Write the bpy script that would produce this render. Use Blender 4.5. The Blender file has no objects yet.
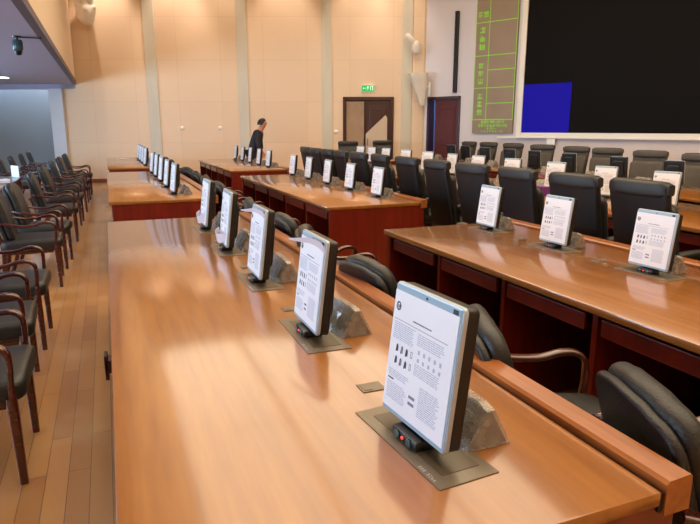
import bpy, bmesh, math, random
from mathutils import Vector, Matrix, noise
random.seed(7)
PI = math.pi
SC = bpy.context.scene
COL = SC.collection
H = 1.5
F = 600.0
PITCH = math.atan(135 / F)
PSI = math.atan(246 / math.hypot(F, 135))
cP, sP = math.cos(PSI), math.sin(PSI)


def G(lat, fwd, z=0.0):
    """ground frame of the far wall -> world"""
    return Vector((lat * cP + fwd * sP, -lat * sP + fwd * cP, z))


# ------------------------------------------------------------------ materials
MATS = {}


def srgb(r, g, b):
    f = lambda c: (c / 255 / 12.92) if c / 255 <= .04045 else ((c / 255 + .055) / 1.055) ** 2.4
    return (f(r), f(g), f(b), 1)


def mat(name, col, rough=.5, metal=0, coat=0, coat_rough=.1, spec=.5, noise_amt=0, noise_scale=8, bump=0, bump_scale=60,
        emit=None, estr=0, alpha=1, trans=0, stretch=(1, 1, 1), col2=None, sheen=0):
    m = bpy.data.materials.new(name)
    m.use_nodes = True
    nt = m.node_tree
    N, L = nt.nodes, nt.links
    b = N['Principled BSDF']
    b.inputs['Base Color'].default_value = col
    b.inputs['Roughness'].default_value = rough
    b.inputs['Metallic'].default_value = metal
    b.inputs['Coat Weight'].default_value = coat
    b.inputs['Coat Roughness'].default_value = coat_rough
    b.inputs['Specular IOR Level'].default_value = spec
    b.inputs['Alpha'].default_value = alpha
    b.inputs['Transmission Weight'].default_value = trans
    if emit:
        b.inputs['Emission Color'].default_value = emit
        b.inputs['Emission Strength'].default_value = estr
    tc = N.new('ShaderNodeTexCoord')
    mp = N.new('ShaderNodeMapping')
    mp.inputs['Scale'].default_value = stretch
    L.new(tc.outputs['Object'], mp.inputs['Vector'])
    if noise_amt or col2:
        n = N.new('ShaderNodeTexNoise')
        n.inputs['Scale'].default_value = noise_scale
        n.inputs['Detail'].default_value = 6
        L.new(mp.outputs[0], n.inputs['Vector'])
        r = N.new('ShaderNodeValToRGB')
        c2 = col2 or tuple(min(1, c * (1 + noise_amt)) for c in col[:3]) + (1,)
        c1 = col if col2 else tuple(c * (1 - noise_amt) for c in col[:3]) + (1,)
        r.color_ramp.elements[0].color = c1
        r.color_ramp.elements[0].position = .32
        r.color_ramp.elements[1].color = c2
        r.color_ramp.elements[1].position = .68
        L.new(n.outputs['Fac'], r.inputs[0])
        L.new(r.outputs[0], b.inputs['Base Color'])
    if bump:
        n2 = N.new('ShaderNodeTexNoise')
        n2.inputs['Scale'].default_value = bump_scale
        n2.inputs['Detail'].default_value = 4
        L.new(mp.outputs[0], n2.inputs['Vector'])
        bp = N.new('ShaderNodeBump')
        bp.inputs['Strength'].default_value = bump
        bp.inputs['Distance'].default_value = .01
        L.new(n2.outputs['Fac'], bp.inputs['Height'])
        L.new(bp.outputs[0], b.inputs['Normal'])
    MATS[name] = m
    return m


WOOD_TOP = mat('mahogany_top', srgb(134, 79, 20), .36, coat=1, coat_rough=.12, stretch=(14, 1.2, 14), noise_scale=2.2,
               col2=srgb(154, 97, 28))
WOOD_RED = mat('mahogany_red', srgb(98, 26, 16), .3, coat=.35, coat_rough=.12, stretch=(6, 6, .8), noise_scale=3,
               col2=srgb(118, 36, 20))
for _n in ('Coat IOR',):
    WOOD_TOP.node_tree.nodes['Principled BSDF'].inputs[_n].default_value = 1.7
WOOD_LIP = mat('mahogany_lip', srgb(134, 76, 34), .28, coat=.4, coat_rough=.12, stretch=(14, 1.2, 14), noise_scale=3,
               col2=srgb(158, 94, 44))
WOOD_DARK = mat('walnut_dark', srgb(50, 15, 12), .35, coat=.3, stretch=(5, 5, .8), noise_scale=3, col2=srgb(64, 21, 15))
WOOD_CHAIR = mat('chair_wood', srgb(58, 18, 14), .22, coat=.8, coat_rough=.08, stretch=(1, 8, 8), noise_scale=4,
                 col2=srgb(80, 29, 20))
GROOVE = mat('groove_black', srgb(22, 12, 10), .6)
LEATHER = mat('black_leather', srgb(17, 17, 20), .42, spec=.5, bump=.25, bump_scale=160, noise_amt=.15, noise_scale=14)
LEATHER_G = mat('grey_leather', srgb(34, 34, 33), .42, spec=.5, bump=.25, bump_scale=160, noise_amt=.12, noise_scale=12)  # greyer leather; on the headrest roll it carries the light from above
LEATHER_T = mat('blue_leather', srgb(28, 34, 40), .45, spec=.5, bump=.25, bump_scale=160, noise_amt=.12, noise_scale=12)  # black leather with the windows' blue light put into its colour
BLACK_PL = mat('black_plastic', srgb(18, 17, 18), .38)
SILVER = mat('silver_plastic', srgb(178, 190, 200), .32, metal=.35)
PALEBLUE = mat('bezel_film', srgb(150, 178, 196), .35)
PAPER = mat('protective_sheet', srgb(238, 241, 248), .45, noise_amt=.03, noise_scale=6)
INK = mat('ink_dark', srgb(36, 40, 56), .6)
INK_L = mat('ink_light', srgb(176, 184, 204), .6)
INK_M = mat('ink_mid', srgb(120, 126, 148), .6)
BRONZE = mat('bronze_plate', srgb(124, 114, 100), .36, metal=.45, stretch=(40, 2, 2), noise_scale=8, noise_amt=.1)
BRONZE_D = mat('bronze_dark', srgb(98, 88, 72), .4, metal=.45)
BRONZE_L = mat('plate_print', srgb(190, 184, 172), .5)
TEAL = mat('button_teal', srgb(64, 88, 86), .3)
REDLED = mat('red_led', srgb(220, 30, 20), .3, emit=(1, .05, .03, 1), estr=1.5)
FILM = mat('peeled_film', srgb(232, 222, 232), .3, alpha=.85)
WRAP = mat('plastic_wrap', srgb(172, 168, 164), .12, coat=.8, coat_rough=.05, alpha=.5, bump=.4, bump_scale=50, noise_amt=.2, noise_scale=30)
WRAP_W = mat('plastic_wrap_white', srgb(232, 226, 214), .3, coat=.3, alpha=.93, bump=.6, bump_scale=9)
CONSOLE = mat('console_grey', srgb(96, 86, 80), .4, noise_amt=.3, noise_scale=20)
CONSOLE_F = mat('console_face', srgb(92, 96, 98), .3)
CHROME = mat('chrome', srgb(160, 160, 165), .2, metal=1)
WHITE_PL = mat('white_plastic', srgb(232, 230, 222), .4)
SKIN = mat('skin', srgb(196, 140, 108), .5)
HAIR = mat('hair_black', srgb(20, 17, 18), .5)
SUIT = mat('suit_charcoal', srgb(38, 40, 50), .8, noise_amt=.1, noise_scale=30)
SHIRT = mat('shirt_pale', srgb(180, 185, 200), .8)
SHOE = mat('shoe_black', srgb(16, 15, 15), .3)
LEDBG = mat('led_board_face', srgb(146, 130, 112), .55, noise_amt=.05, noise_scale=3)
GREEN = mat('led_green', srgb(120, 200, 40), .5, emit=srgb(150, 215, 40), estr=.3)
SCREEN = mat('video_screen_black', srgb(13, 10, 9), .6, spec=.1)
BLUE = mat('video_blue', srgb(8, 5, 60), .6, spec=.1, emit=srgb(22, 14, 150), estr=.9)
EXITG = mat('exit_green', srgb(20, 140, 70), .5, emit=srgb(30, 170, 85), estr=.9)
EXITW = mat('exit_white', srgb(220, 255, 230), .5, emit=srgb(190, 255, 205), estr=.9)
CARD = mat('kraft_covering', srgb(168, 142, 116), .75, noise_amt=.08, noise_scale=5)
PLSHEET = mat('door_plastic', srgb(214, 196, 174), .35, alpha=.93, bump=.5, bump_scale=8)
PURPLE = mat('purple_card', srgb(110, 50, 130), .5)
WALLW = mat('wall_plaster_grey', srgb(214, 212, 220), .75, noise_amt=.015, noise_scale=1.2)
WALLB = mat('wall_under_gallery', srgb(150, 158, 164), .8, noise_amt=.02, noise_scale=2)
STRIP = mat('strip_cream', srgb(208, 204, 188), .6, noise_amt=.03, noise_scale=6, stretch=(1, 1, .2))
SOFFIT = mat('soffit_paint', srgb(172, 176, 206), .8)  # off-white paint with the bluish window light put into its colour
FASCIA = mat('fascia_paint', srgb(96, 92, 104), .6)
CEILW = mat('ceiling_paint', srgb(236, 226, 208), .8)
CEIL_GLOW = mat('lamp_face', (1, .93, .82, 1), .5, emit=(1, .85, .61, 1), estr=3.1)  # emission of the added ceiling bands
LAMPW = mat('lamp_white', (1, 1, 1, 1), .5, emit=(.95, .97, 1, 1), estr=5)
CORR = mat('corridor_paint', srgb(120, 150, 200), .8)  # corridor walls; the bluish daylight is put into their colour
BASEB = mat('baseboard_wood', srgb(128, 72, 42), .4)


def wall_material():
    m = bpy.data.materials.new('wall_fabric_beige')
    m.use_nodes = True
    nt = m.node_tree
    N, L = nt.nodes, nt.links
    b = N['Principled BSDF']
    b.inputs['Roughness'].default_value = .72
    tc = N.new('ShaderNodeTexCoord')
    sep = N.new('ShaderNodeSeparateXYZ')
    L.new(tc.outputs['Object'], sep.inputs[0])
    com = N.new('ShaderNodeCombineXYZ')
    L.new(sep.outputs['X'], com.inputs['X'])
    L.new(sep.outputs['Z'], com.inputs['Y'])
    br = N.new('ShaderNodeTexBrick')
    br.inputs['Scale'].default_value = 1
    br.inputs['Brick Width'].default_value = 1.15
    br.inputs['Row Height'].default_value = 1.08
    br.inputs['Mortar Size'].default_value = .006
    br.offset = 0
    br.inputs['Color1'].default_value = srgb(235, 211, 182)
    br.inputs['Color2'].default_value = srgb(230, 206, 177)
    br.inputs['Mortar'].default_value = srgb(222, 197, 167)
    L.new(com.outputs[0], br.inputs['Vector'])
    L.new(br.outputs['Color'], b.inputs['Base Color'])
    n = N.new('ShaderNodeTexNoise')
    n.inputs['Scale'].default_value = 90
    bp = N.new('ShaderNodeBump')
    bp.inputs['Strength'].default_value = .12
    bp.inputs['Distance'].default_value = .005
    L.new(tc.outputs['Object'], n.inputs['Vector'])
    L.new(n.outputs['Fac'], bp.inputs['Height'])
    L.new(bp.outputs[0], b.inputs['Normal'])
    return m


def floor_material():
    m = bpy.data.materials.new('parquet_floor')
    m.use_nodes = True
    nt = m.node_tree
    N, L = nt.nodes, nt.links
    b = N['Principled BSDF']
    b.inputs['Coat Weight'].default_value = .35
    b.inputs['Coat Roughness'].default_value = .12
    tc = N.new('ShaderNodeTexCoord')
    mp = N.new('ShaderNodeMapping')
    mp.inputs['Rotation'].default_value = (0, 0, PI / 2)
    L.new(tc.outputs['Object'], mp.inputs['Vector'])
    br = N.new('ShaderNodeTexBrick')
    br.inputs['Scale'].default_value = 1
    br.inputs['Brick Width'].default_value = .9
    br.inputs['Row Height'].default_value = .09
    br.inputs['Mortar Size'].default_value = .0015
    br.offset = .37
    br.inputs['Color1'].default_value = srgb(172, 120, 64)
    br.inputs['Color2'].default_value = srgb(148, 98, 50)
    br.inputs['Mortar'].default_value = srgb(84, 54, 34)
    L.new(mp.outputs[0], br.inputs['Vector'])
    n = N.new('ShaderNodeTexNoise')
    n.inputs['Scale'].default_value = 2.2
    n.inputs['Detail'].default_value = 8
    L.new(tc.outputs['Object'], n.inputs['Vector'])
    mx = N.new('ShaderNodeMixRGB')
    mx.blend_type = 'MIX'
    mx.inputs['Color2'].default_value = srgb(192, 160, 118)
    r = N.new('ShaderNodeValToRGB')
    r.color_ramp.elements[0].position = .5
    r.color_ramp.elements[1].position = .78
    r.color_ramp.elements[1].color = (.4, .4, .4, 1)
    L.new(n.outputs['Fac'], r.inputs[0])
    L.new(r.outputs[0], mx.inputs['Fac'])
    L.new(br.outputs['Color'], mx.inputs['Color1'])
    L.new(mx.outputs[0], b.inputs['Base Color'])
    r2 = N.new('ShaderNodeMapRange')
    r2.inputs['To Min'].default_value = .22
    r2.inputs['To Max'].default_value = .5
    L.new(n.outputs['Fac'], r2.inputs['Value'])
    L.new(r2.outputs[0], b.inputs['Roughness'])
    return m


WALL = wall_material()
FLOOR = floor_material()


# ------------------------------------------------------------------ mesh helpers
def box(bm, x0, x1, y0, y1, z0, z1, bev=0, seg=2, M=None):
    t = bmesh.new()
    bmesh.ops.create_cube(t, size=1)
    for v in t.verts:
        v.co = Vector(((x0 + x1) / 2 + v.co.x * (x1 - x0), (y0 + y1) / 2 + v.co.y * (y1 - y0), (z0 + z1) / 2 + v.co.z * (z1 - z0)))
    if bev:
        bmesh.ops.bevel(t, geom=list(t.edges), offset=bev, segments=seg, affect='EDGES', profile=.5)
    merge(bm, t, M)


def merge(bm, t, M=None):
    if M is not None:
        bmesh.ops.transform(t, matrix=M, verts=t.verts)
    vm = {}
    for v in t.verts:
        vm[v] = bm.verts.new(v.co)
    for f in t.faces:
        try:
            bm.faces.new([vm[v] for v in f.verts]).material_index = f.material_index
        except ValueError:
            pass
    t.free()


def loft(bm, rings, cap=True):
    rv = [[bm.verts.new(p) for p in r] for r in rings]
    n = len(rv[0])
    for a, b in zip(rv[:-1], rv[1:]):
        for i in range(n):
            bm.faces.new((a[i], a[(i + 1) % n], b[(i + 1) % n], b[i]))
    if cap:
        bm.faces.new(list(reversed(rv[0])))
        bm.faces.new(rv[-1])


def lathe(bm, prof, n=20, c=(0, 0, 0), axis='z'):
    rings = []
    for r, h in prof:
        ring = []
        for i in range(n):
            a = 2 * PI * i / n
            p = (r * math.cos(a), r * math.sin(a), h)
            if axis == 'x':
                p = (h, p[0], p[1])
            elif axis == 'y':
                p = (p[0], h, p[1])
            ring.append(Vector(p) + Vector(c))
        rings.append(ring)
    loft(bm, rings)


def sweep(bm, pts, w, h, side=Vector((0, 1, 0)), rnd=4):
    """sweep a rounded rectangle (w across side, h along the normal) down a path"""
    pts = [Vector(p) for p in pts]
    rings = []
    for i, p in enumerate(pts):
        t = (pts[min(i + 1, len(pts) - 1)] - pts[max(i - 1, 0)]).normalized()
        s = (side - t * side.dot(t)).normalized()
        n = t.cross(s)
        ww = w[i] if isinstance(w, (list, tuple)) else w
        hh = h[i] if isinstance(h, (list, tuple)) else h
        ring = []
        for k in range(4 * rnd):
            a = 2 * PI * (k + .5) / (4 * rnd)
            ca, sa = math.cos(a), math.sin(a)
            e = .45
            x = math.copysign(abs(ca) ** e, ca) * ww / 2
            y = math.copysign(abs(sa) ** e, sa) * hh / 2
            ring.append(p + s * x + n * y)
        rings.append(ring)
    loft(bm, rings)


def smooth_path(pts, n=5):
    pts = [Vector(p) for p in pts]
    out = []
    for i in range(len(pts) - 1):
        p0, p1, p2, p3 = pts[max(i - 1, 0)], pts[i], pts[i + 1], pts[min(i + 2, len(pts) - 1)]
        for k in range(n):
            t = k / n
            out.append(.5 * ((2 * p1) + (-p0 + p2) * t + (2 * p0 - 5 * p1 + 4 * p2 - p3) * t * t + (-p0 + 3 * p1 - 3 * p2 + p3) * t ** 3))
    out.append(pts[-1])
    return out


def slab(bm, outline, th, rnd, fn=None, M=None, seg=4):
    """a padded slab: outline in (y, z), thickness along x from 0 to th, edges rounded by rnd; fn displaces every point"""
    cy = sum(p[0] for p in outline) / len(outline)
    cz = sum(p[1] for p in outline) / len(outline)
    hw = max(abs(p[0] - cy) for p in outline)
    hh = max(abs(p[1] - cz) for p in outline)
    rings = []

    def ring(x, ins):
        r = []
        for y, z in outline:
            yy = cy + (y - cy) * (1 - ins / hw)
            zz = cz + (z - cz) * (1 - ins / hh)
            p = Vector((x, yy, zz))
            if fn:
                p = fn(p)
            if M is not None:
                p = M @ p
            r.append(p)
        return r
    for ins in (hw * .96, hw * .6, hw * .3):
        rings.append(ring(0, max(ins, rnd)))
    for k in range(seg + 1):
        a = PI / 2 * k / seg
        rings.append(ring(rnd * (1 - math.sin(a)), rnd * (1 - math.cos(PI / 2 - a)) if False else rnd * (1 - math.sin(a)) * 0 + rnd * (1 - math.sin(a))))
    rings = rings[:3]
    for k in range(seg + 1):
        a = PI / 2 * k / seg
        rings.append(ring(rnd - rnd * math.cos(a), rnd - rnd * math.sin(a)))
    for k in range(seg + 1):
        a = PI / 2 * k / seg
        rings.append(ring(th - rnd + rnd * math.sin(a), rnd - rnd * math.cos(a)))
    for ins in (hw * .3, hw * .6, hw * .96):
        rings.append(ring(th, max(ins, rnd)))
    loft(bm, rings)


def round_outline(w0, w1, z0, z1, r, n=5, bow=0.0):
    """outline (y,z): width w0 at the bottom, w1 at the top; corner radius r; bow lifts the middle of the top"""
    pts = []
    cs = [(-w0 / 2, z0, PI, 1.5 * PI), (w0 / 2, z0, 1.5 * PI, 2 * PI), (w1 / 2, z1, 0, PI / 2), (-w1 / 2, z1, PI / 2, PI)]
    for i, (y, z, a0, a1) in enumerate(cs):
        cy = y + (r if y < 0 else -r)
        cz = z + (r if i < 2 else -r)
        for k in range(n + 1):
            a = a0 + (a1 - a0) * k / n
            pts.append((cy + r * math.cos(a), cz + r * math.sin(a)))
        nxt = cs[(i + 1) % 4]
        ny = nxt[0] + (r if nxt[0] < 0 else -r)
        if i in (0, 2):
            for k in range(1, 5):
                y2 = cy + (ny - cy) * k / 5
                pts.append((y2, z + (bow * (1 - (2 * y2 / w1) ** 2) if i == 2 else 0)))
        else:
            za, zb = (z0 + r, z1 - r) if i == 1 else (z1 - r, z0 + r)
            ya, yb = (w0 / 2, w1 / 2) if i == 1 else (-w1 / 2, -w0 / 2)
            for k in range(1, 6):
                pts.append((ya + (yb - ya) * k / 6, za + (zb - za) * k / 6))
    return pts


def obj(name, bm, m, parent=None, smooth=False, kind=None, loc=None, rot=None, label=None):
    bmesh.ops.recalc_face_normals(bm, faces=bm.faces)
    me = bpy.data.meshes.new(name)
    bm.to_mesh(me)
    bm.free()
    for mm in (m if isinstance(m, (list, tuple)) else [m]):
        me.materials.append(mm)
    if smooth:
        for p in me.polygons:
            p.use_smooth = True
        me.set_sharp_from_angle(angle=math.radians(40))
    o = bpy.data.objects.new(name, me)
    COL.objects.link(o)
    if parent:
        o.parent = parent
    if kind:
        o['kind'] = kind
    if loc is not None:
        o.location = loc
    if rot is not None:
        o.rotation_euler = (0, 0, rot)
    if label:
        o['label'] = label
    return o


def thing(name, label, cat, loc=(0, 0, 0), rz=0, group=None):
    o = bpy.data.objects.new(name, None)
    o.empty_display_size = .1
    COL.objects.link(o)
    o.location = loc
    o.rotation_euler = (0, 0, rz)
    return tag(o, label, cat, group)


def tag(o, label, cat, group=None):
    o['label'] = label
    o['category'] = cat
    if group:
        o['group'] = group
    return o


def dup(root, loc, rz, label, group=None, skip=()):
    kids = {}
    for o in ALLKIDS[root.name]:
        kids.setdefault(o.parent, []).append(o)

    def rec(src, par):
        for ch in kids.get(src, []):
            if ch.name.split('.')[0] in skip:
                continue
            c = ch.copy()
            COL.objects.link(c)
            c.parent = par
            rec(ch, c)
    r = root.copy()
    COL.objects.link(r)
    r.location = loc
    r.rotation_euler = (0, 0, rz)
    r['label'] = label
    if group:
        r['group'] = group
    rec(root, r)
    return r


ALLKIDS = {}


def register(root):
    ks = []

    def rec(o):
        for c in [x for x in bpy.data.objects if x.parent == o]:
            ks.append(c)
            rec(c)
    rec(root)
    ALLKIDS[root.name] = ks


def B():
    return bmesh.new()


def bx(*a, **k):
    b = B()
    box(b, *a, **k)
    return b


# ------------------------------------------------------------------ camera
cam = bpy.data.cameras.new('camera')
cam.sensor_width = 36
cam.lens = F / 700 * 36
cam.clip_start = .05
co = bpy.data.objects.new('camera', cam)
COL.objects.link(co)
co.location = (0, 0, H)
co.rotation_euler = (PI / 2 - PITCH, 0, -PSI)
SC.camera = co

# ------------------------------------------------------------------ room shell
D = 16.73
CEIL = 6.4
CL = 2.01
RW = -PSI
C = G(CL, D)
aw = math.atan2(-.907, .419)
SW = Matrix.Translation(C) @ Matrix.Rotation(aw, 4, 'Z')
LX = -5.2


def poly_slab(name, pts, z0, z1, m):
    b = B()
    lo = [b.verts.new((x, y, z0)) for x, y in pts]
    hi = [b.verts.new((x, y, z1)) for x, y in pts]
    b.faces.new(lo)
    b.faces.new(list(reversed(hi)))
    n = len(pts)
    for i in range(n):
        b.faces.new((lo[i], hi[i], hi[(i + 1) % n], lo[(i + 1) % n]))
    return obj(name, b, m, kind='structure')


SL = 13.6
E1 = SW @ Vector((SL, 0, 0))
cornerL = G(-14, 18.4)
foot = [(LX - .3, -4.3), (E1.x + .3, -4.3), (E1.x + .3, E1.y), tuple((SW @ Vector((0, .25, 0)))[:2]), tuple(G(CL, D + 2.5)[:2]),
        tuple(G(-15, 20)[:2])]
poly_slab('floor', foot, -.12, 0, FLOOR)
poly_slab('ceiling', foot, CEIL, CEIL + .15, CEILW)

# far wall (frame: x lateral, y into the wall), object origin at G(0, D)
b = B()
DZ = 2.29
box(b, -7.75, -.19, 0, .25, 0, CEIL)
box(b, 1.18, CL + .05, 0, .25, 0, CEIL)
box(b, -.19, 1.18, 0, .25, DZ, CEIL)
obj('wall_back', b, WALL, kind='structure', loc=G(0, D), rot=RW)
# deeper wall under the gallery
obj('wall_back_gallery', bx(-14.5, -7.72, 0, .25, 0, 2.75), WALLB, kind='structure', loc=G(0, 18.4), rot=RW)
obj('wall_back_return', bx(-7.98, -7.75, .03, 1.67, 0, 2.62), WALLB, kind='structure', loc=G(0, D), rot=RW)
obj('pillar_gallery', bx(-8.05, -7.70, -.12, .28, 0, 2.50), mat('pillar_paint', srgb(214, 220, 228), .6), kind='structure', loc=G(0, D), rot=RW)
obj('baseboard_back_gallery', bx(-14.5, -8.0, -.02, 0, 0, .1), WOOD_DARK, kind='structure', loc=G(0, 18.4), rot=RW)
obj('baseboard_back', bx(-7.7, -.2, -.02, 0, 0, .1, .004), BASEB, kind='structure', loc=G(0, D), rot=RW)
for i, (a, w) in enumerate([(-5.44, .3), (-3.0, .28), (-.75, .27), (1.38, .27)]):
    obj('trim_%d' % (i + 1), bx(a, a + w, -.03, 0, .1 if i < 3 else 0, CEIL, .006), STRIP, kind='structure', loc=G(0, D), rot=RW)

# screen wall (frame: x along wall towards the viewer's right, y outwards)
b = B()
DL, DR, DH = .11, 1.15, 2.28
box(b, -.05, DL, 0, .22, 0, CEIL)
box(b, DR, SL, 0, .22, 0, CEIL)
box(b, DL, DR, 0, .22, DH, CEIL)
ws = obj('wall_screen', b, WALLW, kind='structure')
ws.matrix_world = SW
o = obj('wall_corner_strip', bx(-.34, -.04, -.04, 0, 0, CEIL, .01), WALL, kind='structure', loc=G(2.01, D), rot=RW)
# right, rear, left walls
obj('wall_right', bx(E1.x, E1.x + .2, -4.3, E1.y + .3, 0, CEIL), WALLW, kind='structure')
obj('wall_rear', bx(LX, E1.x + .2, -4.3, -4.1, 0, CEIL), WALL, kind='structure')
# gallery (runs along y at x = -0.61)
gy1 = 21.0
GX = -.61


def clip_to_wall(x):  # y of the far wall at x
    return (D - x * sP) / cP


b = B()
# gallery front wall above the fascia
pts = [(GX, -4.1), (GX - .15, -4.1), (GX - .15, clip_to_wall(GX - .15) + .1), (GX, clip_to_wall(GX) + .02)]
poly_slab('wall_gallery_front', pts, 2.715, CEIL, WALL)
pts = [(GX + .015, -4.1), (GX - .08, -4.1), (GX - .08, clip_to_wall(GX - .08) + .1), (GX + .015, clip_to_wall(GX + .015) + .0)]
poly_slab('trim_gallery_fascia', pts, 2.62, 2.715, FASCIA)
pts = [(GX - .08, -4.1), (LX, -4.1), (LX, 21.5), (GX - .08, 19.0)]
poly_slab('ceiling_gallery', pts, 2.62, 2.80, SOFFIT)
obj('trim_gallery_beam', bx(-14.5, -7.36, -.3, .0, 2.5, 2.62), SOFFIT, kind='structure', loc=G(0, D + .3), rot=RW)

# left wall with windows
b = B()
wy = [(.2, 3.4), (4.2, 7.4), (8.2, 11.4), (12.2, 15.4)]
box(b, LX - .25, LX, -4.3, 22, 0, .85)
box(b, LX - .25, LX, -4.3, 22, 2.45, CEIL)
ys = [-4.3] + [v for p in wy for v in p] + [22]
for i in range(0, len(ys), 2):
    box(b, LX - .25, LX, ys[i], ys[i + 1], .85, 2.45)
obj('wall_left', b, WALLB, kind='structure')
GLASS = bpy.data.materials.new('window_glass')
GLASS.use_nodes = True
_b = GLASS.node_tree.nodes['Principled BSDF']
_b.inputs['Base Color'].default_value = (.9, .95, 1, 1)
_b.inputs['Alpha'].default_value = .12
_b.inputs['Roughness'].default_value = .05
for i, (a, c) in enumerate(wy):
    b = B()
    for y in (a, (2 * a + c) / 3, (a + 2 * c) / 3, c):
        box(b, LX - .14, LX - .08, y - .03, y + .03, .85, 2.45)
    box(b, LX - .14, LX - .08, a, c, .85, .91)
    box(b, LX - .14, LX - .08, a, c, 2.39, 2.45)
    w = obj('window_%d' % (i + 1), b, WHITE_PL, kind='structure')
    obj('glass', bx(LX - .115, LX - .105, a, c, .88, 2.42), GLASS, w)

# luminous ceiling bands (added out of view, shaped for smooth glow and desk reflections)
k = 0
for lx in (.7, 3.3, 5.9):
    for ly, ln_ in ((-3.4, 5.3), (2.0, 5.1), (7.2, 4.6)):
        b = bx(lx - 1.22, lx + 1.22, ly, ly + ln_, CEIL - .03, CEIL - .002)
        obj('ceiling_lamp_%d' % k, b, CEIL_GLOW, kind='structure')
        k += 1

# wall washing spots near the far wall (scallops of light on the fabric panels)
for i, (lat, off, e) in enumerate([(-6.45, .55, 1.5), (-4.6, .5, 1.4), (-3.45, .5, .7), (-1.75, .5, 1), (.3, .5, .9), (1.25, .6, .6)]):
    L = bpy.data.lights.new('wall_wash', 'SPOT')
    L.energy = 300 * e
    L.color = (1, .80, .66)
    L.spot_size = math.radians(62)
    L.spot_blend = .8
    L.shadow_soft_size = .06
    lo = bpy.data.objects.new('wall_wash_lamp', L)
    COL.objects.link(lo)
    lo.location = G(lat, D - off, CEIL - .1)
    tgt = G(lat, D - .02, 3.0)
    lo.rotation_euler = (tgt - lo.location).to_track_quat('-Z', 'Y').to_euler()

# world: daylight outside the windows
W = bpy.data.worlds.new('world')
SC.world = W
W.use_nodes = True
bg = W.node_tree.nodes['Background']
bg.inputs['Color'].default_value = (.62, .80, 1, 1)
bg.inputs['Strength'].default_value = 16.0
for a, c in wy:
    L = bpy.data.lights.new('window_portal', 'AREA')
    L.shape = 'RECTANGLE'
    L.size = c - a
    L.size_y = 1.6
    L.cycles.is_portal = True
    lo = bpy.data.objects.new('window_portal', L)
    COL.objects.link(lo)
    lo.location = (LX - .2, (a + c) / 2, 1.65)
    lo.rotation_euler = (PI / 2, 0, -PI / 2)


# ------------------------------------------------------------------ desks
def ordn(i):
    return ['nearest', 'second', 'third', 'fourth', 'fifth', 'sixth', 'seventh', 'eighth', 'ninth', 'tenth', 'eleventh', 'twelfth', 'thirteenth'][i]


def make_desk(label, x0, x1, y0, y1, bays, monitors_y, group, bracket=False, rot=0, pivot=None, lip=True, mirror=False):
    """people sit on the -x side: open bays there, raised lip and modesty panel on the +x side"""
    cx, cy = (x0 + x1) / 2, (y0 + y1) / 2
    t = thing('conference_desk', label, 'desk', (cx, cy, 0) if pivot is None else pivot, rot, group)
    w, l = (x1 - x0) / 2, (y1 - y0) / 2
    ZT = .76
    xt = w - .085 if lip else w
    obj('desk_top', bx(-w, xt, -l, l, ZT - .035, ZT, .006), WOOD_TOP, t, True)
    if lip:
        b = B()
        prof = [(xt + .012, ZT - .035), (xt + .012, ZT + .012), (xt + .02, ZT + .02), (w - .006, ZT + .024), (w, ZT + .018), (w, ZT - .06), (xt + .012, ZT - .06)]
        loft(b, [[(x, -l + .0, z) for x, z in prof], [(x, l, z) for x, z in prof]])
        obj('raised_lip', b, WOOD_LIP, t)
        obj('lip_groove', bx(xt - .002, xt + .014, -l + .005, l - .005, ZT - .05, ZT - .008), GROOVE, t)
    for s in (-1, 1):
        obj('end_panel', bx(-w + .03, w - .03, s * (l - .03) - .02, s * (l - .03) + .02, .0, ZT - .035, .003), WOOD_RED, t)
    obj('modesty_panel', bx(w - .34, w - .32, -l + .05, l - .05, .0, ZT - .035), WOOD_DARK, t)
    n = len(bays) - 1
    for i, y in enumerate(bays):
        if 0 < i < n:
            obj('divider_panel', bx(-w + .05, w - .34, y - cy - .015, y - cy + .015, 0, ZT - .035), WOOD_RED, t)
    for a, c in zip(bays[:-1], bays[1:]):
        a2, c2 = max(a, y0 + .05) - cy + .05, min(c, y1 - .05) - cy - .05
        b = B()
        box(b, -w + .035, -w + .055, a2, c2, ZT - .135, ZT - .058, .004)
        box(b, -w + .055, -w + .45, a2 + .03, c2 - .03, ZT - .12, ZT - .1)
        obj('keyboard_drawer', b, WOOD_RED, t)
    for my in monitors_y:
        b = B()
        box(b, -.035, .035, -.028, .028, 0, .003)
        box(b, -.028, -.004, -.02, .02, .003, .0045)
        c = obj('socket_cover', b, BRONZE, t)
        c.location = (MXO, my + .32 - cy, ZT)
    if bracket:
        b = B()
        box(b, -.055, .02, -.035, .035, .48, .54, .004)
        box(b, -.055, -.04, -.035, .035, .45, .56, .004)
        c = obj('side_bracket', b, WOOD_DARK, t)
        c.location = (-w + .015, 2.62 - cy, 0)
    return t


MXO = .08
GD = 'mahogany delegate desks'
rows = {}
mon_rows = []   # (desk words, x, [ys])
m1 = [1.165 + .83 * i for i in range(5)]
MXO = .13
make_desk('long glossy wooden desk filling the foreground, its bare top running to the lower frame edge', -.04, 1.10, .79, 5.13,
          [.79, 1.55, 2.38, 3.2, 4.03, 5.13], m1, GD, True)
make_desk('glossy wooden desk directly beyond the foreground desk, on the left aisle', -.02, 1.08, 6.52, 10.9, [6.52, 7.4, 8.3, 9.1, 10, 10.9], [], GD)
make_desk('farthest glossy wooden desk on the left aisle, close to the beige wall', .0, 1.08, 12.0, 16.2, [12, 12.8, 13.7, 14.5, 15.3, 16.2], [], GD)
m2 = [1.51 + .725 * i for i in range(4)]
make_desk('reddish desk with open knee bays at the right, opposite the foreground desk', 1.86, 2.98, .45, 3.98,
          [.45, 1.24, 1.91, 2.57, 3.25, 3.98], m2, GD)
make_desk('middle desk with a red end panel facing the viewer, black high chairs behind it', 1.90, 2.98, 5.34, 9.35, [5.34, 6.15, 6.95, 7.75, 8.55, 9.35], [], GD)
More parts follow.
